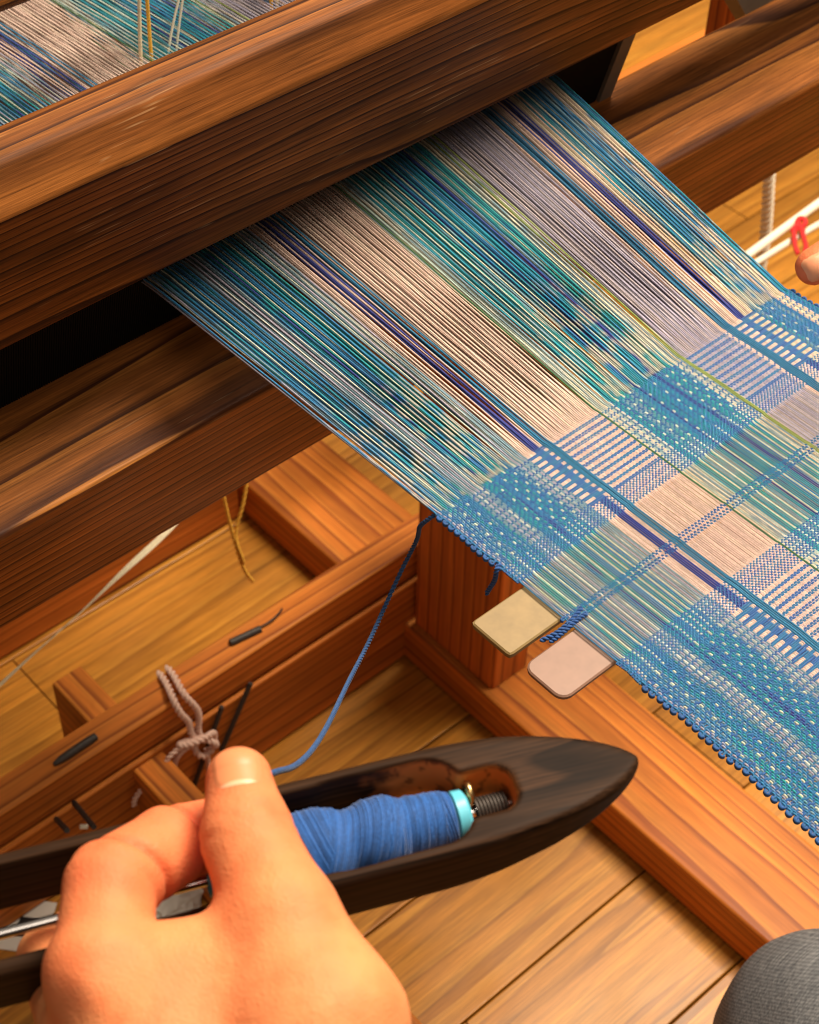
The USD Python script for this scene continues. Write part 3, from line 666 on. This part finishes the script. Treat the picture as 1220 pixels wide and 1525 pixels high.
# bobbin
bobbin = thing("bobbin", "bobbin of blue yarn on a light blue tube inside the shuttle", "bobbin", loc=from_uv(0.05, VC, 0.088))
prof = [(0.1345, 0.0038), (0.1350, 0.0066), (0.1340, 0.0078), (0.1310, 0.0078), (0.1302, 0.0068), (0.1300, 0.0050), (0.1, 0.0050), (0.055, 0.0050)]
def lathe(prof, k=40):
    a = np.arange(k) / k * 2 * np.pi
    V = np.array([from_uv(u, VC + r * np.cos(t), 0.088 + r * np.sin(t)) for u, r in prof for t in a]); F = []
    for s in range(len(prof) - 1):
        i = np.arange(k) + s * k; j = (np.arange(k) + 1) % k + s * k; F += [np.stack([i, j, j + k], 1), np.stack([i, j + k, i + k], 1)]
    return V, np.vstack(F)
obj("tube", lathe(prof), tube_m, bobbin, smooth=40)
def rprof(u):
    t = np.clip((0.130 - u) / 0.045, 0, 1); t2 = np.clip((u - 0.056) / 0.02, 0, 1)
    r = 0.0070 + 0.0052 * np.minimum(t ** 0.6, t2 ** 0.5) + 0.0005 * np.sin(u * 300)
    return r - 0.0016 * np.exp(-((u - 0.098) / 0.0035) ** 2) - 0.0010 * np.exp(-((u - 0.115) / 0.002) ** 2)
uc = np.linspace(0.057, 0.1302, 60)
V, F = lathe([(u, max(r, 0.002)) for u, r in zip(uc, rprof(uc) - 0.0009)], 48)
parts, cs = [(V, F)], [np.tile([0.010, 0.045, 0.16], (len(V), 1))]
#        u from, u to, pitch, tilt, radial lift: bands of winding that cross one another
for lo_u, hi_u, pitch, tilt, lift in ((0.058, 0.130, 0.00080, 0.05, -0.0004), (0.058, 0.097, 0.00074, -0.30, 0.0003), (0.088, 0.112, 0.00074, 0.42, 0.0006), (0.104, 0.1265, 0.00072, 0.16, 0.0004), (0.116, 0.1295, 0.0009, -0.12, 0.0001)):
    n_t = max(3, (hi_u - lo_u) / pitch); t = np.linspace(0, 1, int(n_t * 26)); th = t * n_t * 2 * np.pi
    u = lo_u + (hi_u - lo_u) * t; edge = np.clip(np.minimum(t, 1 - t) / 0.08, 0, 1)
    uu = u + rprof(u) * np.sin(th + 0.6) * tilt
    r = rprof(uu) + lift * edge + 0.00012 * np.sin(th * 0.37) + 0.00010 * np.sin(th * 1.13)
    pp = np.stack([SO[0] + SA[0] * uu + SN[0] * (VC + r * np.cos(th)), SO[1] + SA[1] * uu + SN[1] * (VC + r * np.cos(th)), 0.088 + r * np.sin(th)], 1)
    v, f = tube(pp, 0.00050, 5); parts.append((v, f))
    tone = np.repeat(0.8 + 0.35 * np.sin(th * 0.11 + 5 * tilt) ** 2, 5); tone = np.r_[tone, tone[:1], tone[-1:]]
    cs.append(np.array([0.014, 0.085, 0.30]) * (tone[:, None] * (1 + 0.10 * rng.standard_normal((len(v), 1)))))
V, F = join(parts)
obj("wound_yarn", (V, F), yarn, bobbin, smooth=True, col=np.clip(np.vstack(cs), 0.004, 1))

# yarn from the cloth to the shuttle
wy = [(0.0014, 0.0006, -0.001), (-0.0014, 0.0026, -0.004), (0.004, 0.0153, -0.03), (-0.0007, 0.0193, -0.05), (-0.0151, 0.0142, -0.06), (-0.0347, 0.003, -0.06), (-0.0592, -0.0132, -0.05), (-0.078, -0.0284, -0.035),
      (-0.1107, -0.0572, 0.0), (-0.1338, -0.0775, 0.03), (-0.1537, -0.0944, 0.06), (-0.1702, -0.1063, 0.085), (-0.1834, -0.1107, 0.095)]
v, f = plied(wy, 0.00105, 700, 85)
c = np.array([0.018, 0.062, 0.18]) * (0.8 + 0.4 * rng.random((len(v), 1)))
obj("weft_yarn", (v, f), yarn, smooth=True, col=c, label="single strand of blue yarn curving from the cloth edge down to the shuttle", cat="yarn")

# ------------------------------------------------------------------ person: left hand, right hand, knee
H = dict(W=(-0.2407, -0.2037, 0.0874), CMC=(-0.2193, -0.1908, 0.1103), TM=(-0.2102, -0.1641, 0.1183), TI=(-0.2012, -0.1383, 0.12), TT=(-0.1925, -0.1235, 0.1222),
         IM=(-0.253, -0.1418, 0.113), IP=(-0.2367, -0.1233, 0.1144), ID=(-0.2141, -0.1167, 0.1019), IT=(-0.198, -0.1184, 0.0959), WEB=(-0.2359, -0.158, 0.1086),
         MM=(-0.2617, -0.1456, 0.0923), MP=(-0.249, -0.0985, 0.0561), MD=(-0.2362, -0.0883, 0.0397), MT=(-0.224, -0.0913, 0.0317),
         RM=(-0.2657, -0.1516, 0.069), RP=(-0.2505, -0.1064, 0.0248), RD=(-0.2354, -0.0968, 0.0137), RT=(-0.223, -0.097, 0.0077),
         LM=(-0.2637, -0.161, 0.0472), LP=(-0.2467, -0.1221, 0.0025), LD=(-0.2312, -0.1133, -0.0089), LT=(-0.2225, -0.1167, -0.0057),
         PALM=(-0.2404, -0.1748, 0.0871), BACK=(-0.2552, -0.1673, 0.1035))
H = {k: np.array(v) for k, v in H.items()}
H["ARM"] = H["W"] + (H["W"] - H["WEB"]) * 3.2
mmr = 0.001
def chain(p, names, radii, k):
    d = None
    for a, b, ra, rb in zip(names[:-1], names[1:], radii[:-1], radii[1:]):
        c = capsule(p, H[a], H[b], ra * mmr, rb * mmr); d = c if d is None else smin(d, c, k)
    return d
unit = lambda a: a / np.linalg.norm(a)
TD = unit(H["TT"] - H["TI"]); SD = unit(np.cross(TD, -FWD))
CREASE = [(H["IP"] + (H["ID"] - H["IP"]) * 0.30, unit(H["ID"] - H["IM"]), 0.0026, 0.0016, 0.013), (H["ID"] + (H["IT"] - H["ID"]) * 0.25, unit(H["IT"] - H["IP"]), 0.0026, 0.0014, 0.012),
          (H["IP"], unit((H["IM"] - H["IP"]) - (H["ID"] - H["IP"])), 0.0007, 0.0012, 0.014)]
def thumb(p): return chain(p, ["CMC", "TM", "TI", "TT"], [23, 15.5, 12.3, 9.4], 0.004)
def hand_sdf(p):
    palm = capsule(p, H["W"], H["IM"], 26e-3, 13.5e-3)
    for a, b, ra, rb, k in (("W", "MM", 26, 14, 0.012), ("W", "RM", 26, 13.5, 0.012), ("W", "LM", 25, 12.5, 0.012), ("W", "CMC", 27, 20, 0.012), ("WEB", "TM", 12.5, 11.5, 0.008), ("WEB", "IM", 12.5, 13, 0.008), ("CMC", "WEB", 18, 12.5, 0.010), ("BACK", "PALM", 20, 22, 0.012), ("ARM", "W", 34, 27, 0.012)):
        palm = smin(palm, capsule(p, H[a], H[b], ra * mmr, rb * mmr), k)
    for a, b, r0_, r1_ in (("IM", "W", 3.0, 2.0), ("MM", "W", 3.0, 2.0)):        # tendons under the skin of the back
        A_, B_ = H[a] - FWD * 0.0112, H[b] - FWD * 0.0255; palm = smin(palm, capsule(p, A_, B_, r0_ * mmr, r1_ * mmr), 0.006)
    d = smin(palm, thumb(p), 0.006)
    fing = chain(p, ["IM", "IP", "ID", "IT"], [13.5, 12.6, 11.6, 10], 0.0022)
    for J, nn, A, sg, rr in CREASE:
        sp = (p - J) @ nn; fing = fing + A * np.exp(-(sp / sg) ** 2) * np.clip(1.6 - np.linalg.norm(p - J, axis=1) / rr, 0, 1)
    d = smin(d, fing, 0.0012)
    for off, A in ((-0.004, 0.0006), (-0.0012, 0.0009), (0.0016, 0.0008), (0.0044, 0.0005)):
        sp = (p - H["TI"]) @ TD - off + 0.0012 * np.sin(p @ SD * 500 + off * 900)
        d = d + A * np.exp(-(sp / 0.0007) ** 2) * np.clip(1.5 - np.linalg.norm(p - H["TI"], axis=1) / 0.012, 0, 1)
    for n3, r3 in ((["MM", "MP", "MD", "MT"], [13, 9.5, 8.5, 7.5]), (["RM", "RP", "RD", "RT"], [12.5, 9, 8, 7]), (["LM", "LP", "LD", "LT"], [11, 8, 7, 6])):
        d = smin(d, chain(p, n3, r3, 0.003), 0.0015)
    return np.maximum(d, np.max(np.maximum(lo + 0.003 - p, p - hi + 0.003), axis=1))
lo = np.min([H[k] for k in H], 0) - 0.04; hi = np.max([H[k] for k in H if k != "ARM"], 0) + 0.035
lo = np.maximum(lo, [-0.33, -0.30, -0.03]); hi = np.minimum(hi, [-0.14, -0.06, 0.145])
V, F = surface_net(hand_sdf, lo, hi, 0.0010)
V, F = taubin(V, F, 5)
# open rim where the grid cuts the forearm lies outside the picture
import meshkit
p0 = V
SK = np.array([0.68, 0.235, 0.092]); RED = np.array([0.58, 0.10, 0.042])
dtip = np.minimum.reduce([np.linalg.norm(p0 - H["TT"], axis=1), np.linalg.norm(p0 - H["IT"], axis=1) * 0.9])
w = np.clip(1 - dtip / 0.03, 0, 1) * 0.4
dI = np.minimum(capsule(p0, H["IP"], H["ID"], 0, 0), capsule(p0, H["ID"], H["IT"], 0, 0))
w = np.maximum(w, np.clip(1.5 - dI / 0.012, 0, 1) * 0.85)
dth = np.minimum(capsule(p0, H["TM"], H["TI"], 0, 0), capsule(p0, H["TI"], H["TT"], 0, 0)); w = np.maximum(w, np.clip(1.6 - dth / 0.014, 0, 1) * 0.28)
for kn in ("IM", "IP", "TI", "ID"): w = np.maximum(w, np.clip(1.3 - np.linalg.norm(p0 - H[kn], axis=1) / 0.016, 0, 1) * 0.55)
w = w[:, None]
C = SK * (1 - w) + RED * w
C = C * (0.86 + 0.26 * meshkit.fbm(p0 * 70, 3, 4)[:, None])
blot = np.clip((meshkit.fbm(p0 * 120, 4, 8) - 0.45) / 0.2, 0, 1)[:, None] * 0.6; C = C * (1 - blot) + C * np.array([0.97, 0.80, 0.74]) * blot
person = thing("person", "weaver in grey trousers, left hand holding the shuttle, right fingertip on the cloth", "person")
obj("left_hand", (V, F), skin, person, smooth=True, col=C)
# thumb nail: a thin curved plate on the back of the thumb tip
tdir = (H["TT"] - H["TI"]) / np.linalg.norm(H["TT"] - H["TI"])
ndir = -FWD - tdir * (-FWD @ tdir); ndir /= np.linalg.norm(ndir); ndir = ndir * 0.96 + np.cross(tdir, ndir) * 0.12; ndir /= np.linalg.norm(ndir)
sdir = np.cross(tdir, ndir); NC = H["TT"] + tdir * 0.0005
def nail_sdf(p):
    q = p - NC; a = q @ tdir; b = q @ sdir; c = q @ ndir
    sup = ((np.abs(b) / 0.0070) ** 4 + (np.abs(a + 0.0005) / 0.0072) ** 4) ** 0.25 - 1
    t = thumb(p) - (0.00042 * np.clip(-sup * 5, 0, 1) - 0.00012)
    return np.maximum(np.maximum(np.maximum(t, -0.0015 - thumb(p)), sup * 0.006), -c)
V, F = surface_net(nail_sdf, NC - 0.014, NC + 0.014, 0.0003)
q = V - NC; a = q @ tdir; b = q @ sdir
lun = np.clip((-0.0056 - a - 25 * b ** 2) / 0.0005, 0, 1)[:, None]
C = np.array([0.66, 0.22, 0.095]) * (1 - lun) + np.array([0.72, 0.40, 0.24]) * lun
obj("thumb_nail", (V, F), nail_m, person, smooth=True, col=C)
R = [np.array(v) for v in ((0.2445, -0.0033, 0.0090), (0.2737, -0.0098, 0.0172), (0.3037, -0.0302, 0.0224), (0.2904, -0.0785, 0.0215))]
def right_sdf(p):
    d = smin(capsule(p, R[0], R[1], 0.0092, 0.0105), capsule(p, R[1], R[2], 0.0105, 0.013), 0.003)
    d = smin(d, capsule(p, R[2], R[3], 0.014, 0.026), 0.008)
    b = R[3]
    for k, (o, g) in enumerate((((0.03, 0.075, -0.014), 0.008), ((0.05, 0.07, -0.018), 0.0085), ((0.068, 0.058, -0.02), 0.008), ((0.082, 0.04, -0.022), 0.007))):
        tip = b + np.array(o); mid = b + np.array(o) * 0.6 + [0.012, 0, 0.012]
        d = smin(smin(d, capsule(p, b + [0.01 * k + 0.015, 0.005, 0.002], mid, 0.0125, 0.0095), 0.006), capsule(p, mid, tip, 0.0095, g), 0.003)
        d = smin(d, capsule(p, b, b + [0.02, -0.06, 0.004], 0.027, 0.03), 0.01)
    return d
V, F = surface_net(right_sdf, (0.225, -0.17, -0.04), (0.42, 0.03, 0.065), 0.002)
V, F = taubin(V, F, 6); C = np.tile(np.array([0.58, 0.16, 0.065]), (len(V), 1))
obj("right_hand", (V, F), skin, person, smooth=True, col=C)
rd = unit(R[0] - R[1]); rn = unit(-FWD * 0.55 + np.array([0, -0.35, 0.25]) - rd * (-FWD @ rd)); rn = unit(rn - rd * (rn @ rd)); rs = np.cross(rd, rn)
def rnail_sdf(p):
    q = p - R[0]; a = q @ rd; b = q @ rs; c = q @ rn
    sup = ((np.abs(b) / 0.0062) ** 4 + (np.abs(a - 0.001) / 0.0066) ** 4) ** 0.25 - 1; th_ = capsule(p, R[0], R[1], 0.0092, 0.0105)
    return np.maximum(np.maximum(np.maximum(th_ - (0.0005 * np.clip(-sup * 5, 0, 1) - 0.00012), -0.0015 - th_), sup * 0.006), -c)
V, F = surface_net(rnail_sdf, R[0] - 0.014, R[0] + 0.014, 0.0004)
obj("thumb_nail", (V, F), nail_m, person, smooth=True, col=np.tile([0.66, 0.27, 0.14], (len(V), 1)))
kc = np.array([0.1598, -0.188, -0.4185]); th = np.array([0.1109, -0.3473, -0.3512])
def knee_sdf(p):
    d = smin(capsule(p, kc, kc + (th - kc) * 2.2, 0.064, 0.088), capsule(p, kc, kc + [0.0, 0.03, -0.24], 0.06, 0.05), 0.03)
    f = meshkit.fbm(p * [9, 22, 22], 3, 8) - 0.5
    return d + 0.010 * f + 0.0045 * np.sin((p @ np.array([0.3, 0.9, 0.5])) * 95 + 3 * np.sin(p[:, 0] * 30)) * np.clip((kc[1] + 0.02 - p[:, 1]) / 0.1, 0, 1)
V, F = surface_net(knee_sdf, (-0.05, -0.42, -0.62), (0.27, -0.06, -0.26), 0.006)
V, F = taubin(V, F, 6)
obj("trouser_leg", (V, F), cloth_m, person, smooth=True)

# ------------------------------------------------------------------ small things
cordt = thing("knotted_cord", "pinkish cotton cord looped over the pegged rail and knotted", "cord")
o = np.array([0, -0.002, 0.0015])
A = np.array([(0.0584, 0.356, -0.499), (0.0570, 0.345, -0.4975), (0.0500, 0.322, -0.4975), (0.0515, 0.3185, -0.507), (0.0565, 0.318, -0.520), (0.0573, 0.318, -0.5301), (0.0614, 0.316, -0.5447)]) + o
B = np.array([(0.0660, 0.356, -0.499), (0.0650, 0.345, -0.4975), (0.0600, 0.322, -0.4975), (0.0635, 0.3185, -0.507), (0.0662, 0.318, -0.520), (0.0645, 0.318, -0.534), (0.0662, 0.316, -0.5489)]) + o
obj("loop", join([plied(A, 0.0027, 150, 9), plied(B, 0.0027, 150, 9)]), cord_m, cordt, smooth=True)
kn = np.array([(0.0600, 0.314, -0.541), (0.0455, 0.311, -0.5336), (0.057, 0.308, -0.5362), (0.0734, 0.311, -0.5437), (0.0763, 0.314, -0.5551), (0.0695, 0.309, -0.5594), (0.0571, 0.308, -0.5534), (0.0587, 0.313, -0.5436), (0.0688, 0.306, -0.5448), (0.0700, 0.310, -0.5560)])
obj("knot", plied(kn, 0.0027, 220, 14), cord_m, cordt, smooth=True)
for P in ([(0.0664, 0.314, -0.5457), (0.0432, 0.312, -0.5368), (0.0317, 0.314, -0.5453), (0.0286, 0.316, -0.5626), (0.0118, 0.316, -0.5618), (0.0033, 0.316, -0.5661), (0.0003, 0.316, -0.5757)],
          [(0.0601, 0.312, -0.5452), (0.0434, 0.314, -0.5474), (0.0395, 0.316, -0.5613), (0.0445, 0.316, -0.5821), (0.0425, 0.316, -0.6096)], [(0.0683, 0.314, -0.5614), (0.0699, 0.315, -0.597), (0.074, 0.316, -0.6270)]):
    obj("loose_end", plied(P, 0.0022, 120, 12), cord_m, cordt, smooth=True)
ys_ = thing("yellow_string", "thin yellow string hanging in a Y below the beater", "string")
for P in ([(0.170, 0.42, -0.36), (0.1754, 0.42, -0.4371), (0.1803, 0.42, -0.4791), (0.1835, 0.42, -0.5013), (0.1875, 0.42, -0.5246), (0.1976, 0.42, -0.5539)], [(0.200, 0.42, -0.36), (0.1969, 0.42, -0.4425), (0.19, 0.42, -0.4662), (0.1839, 0.42, -0.4856), (0.1843, 0.4185, -0.5013), (0.188, 0.4185, -0.523)]):
    obj("strand", plied(P, 0.0016, 90, 14), yellow_m, ys_, smooth=True)
tp = spline([(-0.13, 0.345, -0.42), (-0.0867, 0.3558, -0.42), (-0.0611, 0.3626, -0.42), (-0.022, 0.3721, -0.42), (0.018, 0.381, -0.42), (0.061, 0.3924, -0.42), (0.1051, 0.4031, -0.42), (0.16, 0.417, -0.41)], 60)
t, u, w = frames(tp); tw = np.linspace(0.4, 2.2, 60) + 0.4 * np.sin(np.linspace(0, 9, 60))
wd = (0.0019 + 0.0006 * np.sin(np.linspace(0, 11, 60)))[:, None]
dr = np.cos(tw)[:, None] * u + np.sin(tw)[:, None] * w; nn = np.cross(t, dr)
ring = np.stack([tp + dr * wd + nn * .0003, tp + dr * wd - nn * .0003, tp - dr * wd - nn * .0003, tp - dr * wd + nn * .0003], 1); k = 4
i = np.arange(59)[:, None] * k + np.arange(k)[None]; j = np.arange(59)[:, None] * k + (np.arange(k) + 1)[None] % k
obj("cream_tape", (ring.reshape(-1, 3), np.concatenate([np.stack([i, j, j + k], -1).reshape(-1, 3), np.stack([i, j + k, i + k], -1).reshape(-1, 3)])), cream_m, smooth=30,
    label="cream cotton tape stretched slantwise below the beater", cat="tape")
obj("twisted_cord", plied([(0.822, 0.42, -0.37), (0.8322, 0.42, -0.4301), (0.8419, 0.42, -0.4779), (0.8482, 0.42, -0.5137), (0.8502, 0.42, -0.5332), (0.852, 0.42, -0.60)], 0.0060, 300, 15, 2, 8, 0.60, 0.46), white_m, smooth=True,
    label="upright twisted white cord by the two pale sticks", cat="cord")
obj("pale_stick", tube(spline([(0.68, 0.359, -0.45), (0.7244, 0.362, -0.45), (0.8038, 0.3679, -0.45), (0.9432, 0.3767, -0.45)], 30), 0.0042, 12), white_m, smooth=40,
    label="thicker pale stick, its end meeting the twisted white cord", cat="stick")
obj("pale_stick", tube(spline([(0.68, 0.3496, -0.45), (0.759, 0.3509, -0.45), (0.8365, 0.3499, -0.45), (0.9037, 0.3462, -0.45)], 30), 0.0031, 12), white_m, smooth=40,
    label="thinner pale stick with red wool tied round it", cat="stick")
rt = thing("red_wool_tie", "short tie of red wool round the thinner pale stick", "yarn tie")
obj("knot", plied([(0.8023, 0.3585, -0.443), (0.8128, 0.3606, -0.4425), (0.8065, 0.3523, -0.441), (0.7968, 0.3524, -0.442), (0.7894, 0.3528, -0.441), (0.8018, 0.3549, -0.440)], 0.0026, 90, 8), red_m, rt, smooth=True)
for P in ([(0.7902, 0.3526, -0.441), (0.7803, 0.3436, -0.442), (0.7703, 0.3323, -0.443), (0.7681, 0.3289, -0.443)], [(0.7981, 0.3486, -0.441), (0.7875, 0.3375, -0.442), (0.7781, 0.3283, -0.443), (0.774, 0.3266, -0.443)]):
    obj("strand", plied(P, 0.0024, 60, 6), red_m, rt, smooth=True)

# heddle strings over the far warp, and the end of a shaft
hd = [((0.1053, 0.36, -0.03), (0.1053, 0.36, 0.005), (0.1069, 0.36, 0.0261), (0.112, 0.36, 0.075)), ((0.1124, 0.36, -0.03), (0.1124, 0.36, 0.0073), (0.1129, 0.36, 0.0238), (0.114, 0.36, 0.075)),
      ((0.123, 0.36, -0.03), (0.1249, 0.36, 0.0075), (0.1338, 0.36, 0.0324), (0.150, 0.36, 0.08)), ((0.128, 0.36, -0.03), (0.1305, 0.36, 0.0079), (0.1365, 0.36, 0.0315), (0.147, 0.36, 0.08)),
      ((0.1977, 0.36, -0.03), (0.1977, 0.36, 0.0069), (0.199, 0.36, 0.04)), ((0.2017, 0.36, -0.03), (0.2017, 0.36, 0.0055), (0.203, 0.36, 0.04))]
hl = ["leftmost pale yellow heddle string, beside the orange one", "orange yellow heddle string, thickest of the strings above the beater", "slanting cream heddle string, left one of the slanting pair", "slanting cream heddle string, right one of the slanting pair",
      "short yellow heddle string at the top edge, left of its pair", "short yellow heddle string at the top edge, right of its pair"]
hm = [cream_m, yellow_m, white_m, white_m, yellow_m, cream_m]
for P, l, mt in zip(hd, hl, hm): obj("heddle_string", tube(spline(P, 24), 0.0011 if mt is not white_m else 0.0007, 7), mt, smooth=True, label=l, cat="heddle string", group="string heddles of the loom")
sh = thing("shaft_rod", "brown wooden rod with a black end above the far warp threads", "rod")
obj("rod", tube(spline([(0.013, 0.36, 0.0735), (0.30, 0.36, 0.0735)], 4), 0.0068, 20), race_wood, sh, smooth=40)
obj("black_end", tube(spline([(-0.02, 0.36, 0.0735), (0.0125, 0.36, 0.0735)], 4), 0.0082, 20), black_m, sh, smooth=40)

# scraps on the floor under the hand
a = 0.7; cx = np.array([-0.106, 0.314]); e1 = np.array([math.cos(a), math.sin(a)]) * 0.022; e2 = np.array([-math.sin(a), math.cos(a)]) * 0.017
pt = lambda s, t_, z: [*(cx + e1 * s + e2 * t_), z]
def slab(s0, s1, t0, t1, z0, z1):
    v = np.array([pt(s, t_, z) for z in (z0, z1) for s, t_ in ((s0, t0), (s1, t0), (s1, t1), (s0, t1))])
    return v, np.array([(0, 2, 1), (0, 3, 2), (4, 5, 6), (4, 6, 7), (0, 1, 5), (0, 5, 4), (1, 2, 6), (1, 6, 5), (2, 3, 7), (2, 7, 6), (3, 0, 4), (3, 4, 7)])
tg = thing("paper_tag", "white paper tag with a dark patch, lying on the floor under the shuttle", "paper tag")
obj("paper", slab(-1, 1, -1, 1, FZ + 0.0002, FZ + 0.0008), paper_m, tg)
obj("dark_patch", slab(-0.45, 0.3, -0.45, 0.4, FZ + 0.00085, FZ + 0.0011), black_m, tg)
s = trimesh.creation.icosphere(4, 1.0); v = np.array(s.vertices); rr = 0.55 + 0.9 * meshkit.fbm(v * 2.2 + 5, 4, 2)
v = v * rr[:, None] * [0.026, 0.020, 0.011] + [-0.012, 0.2575, FZ + 0.010]
obj("crumpled_scrap", (v, np.array(s.faces)), paper_m, smooth=True, label="crumpled pale scrap on the floor, seen between thumb and finger", cat="scrap")
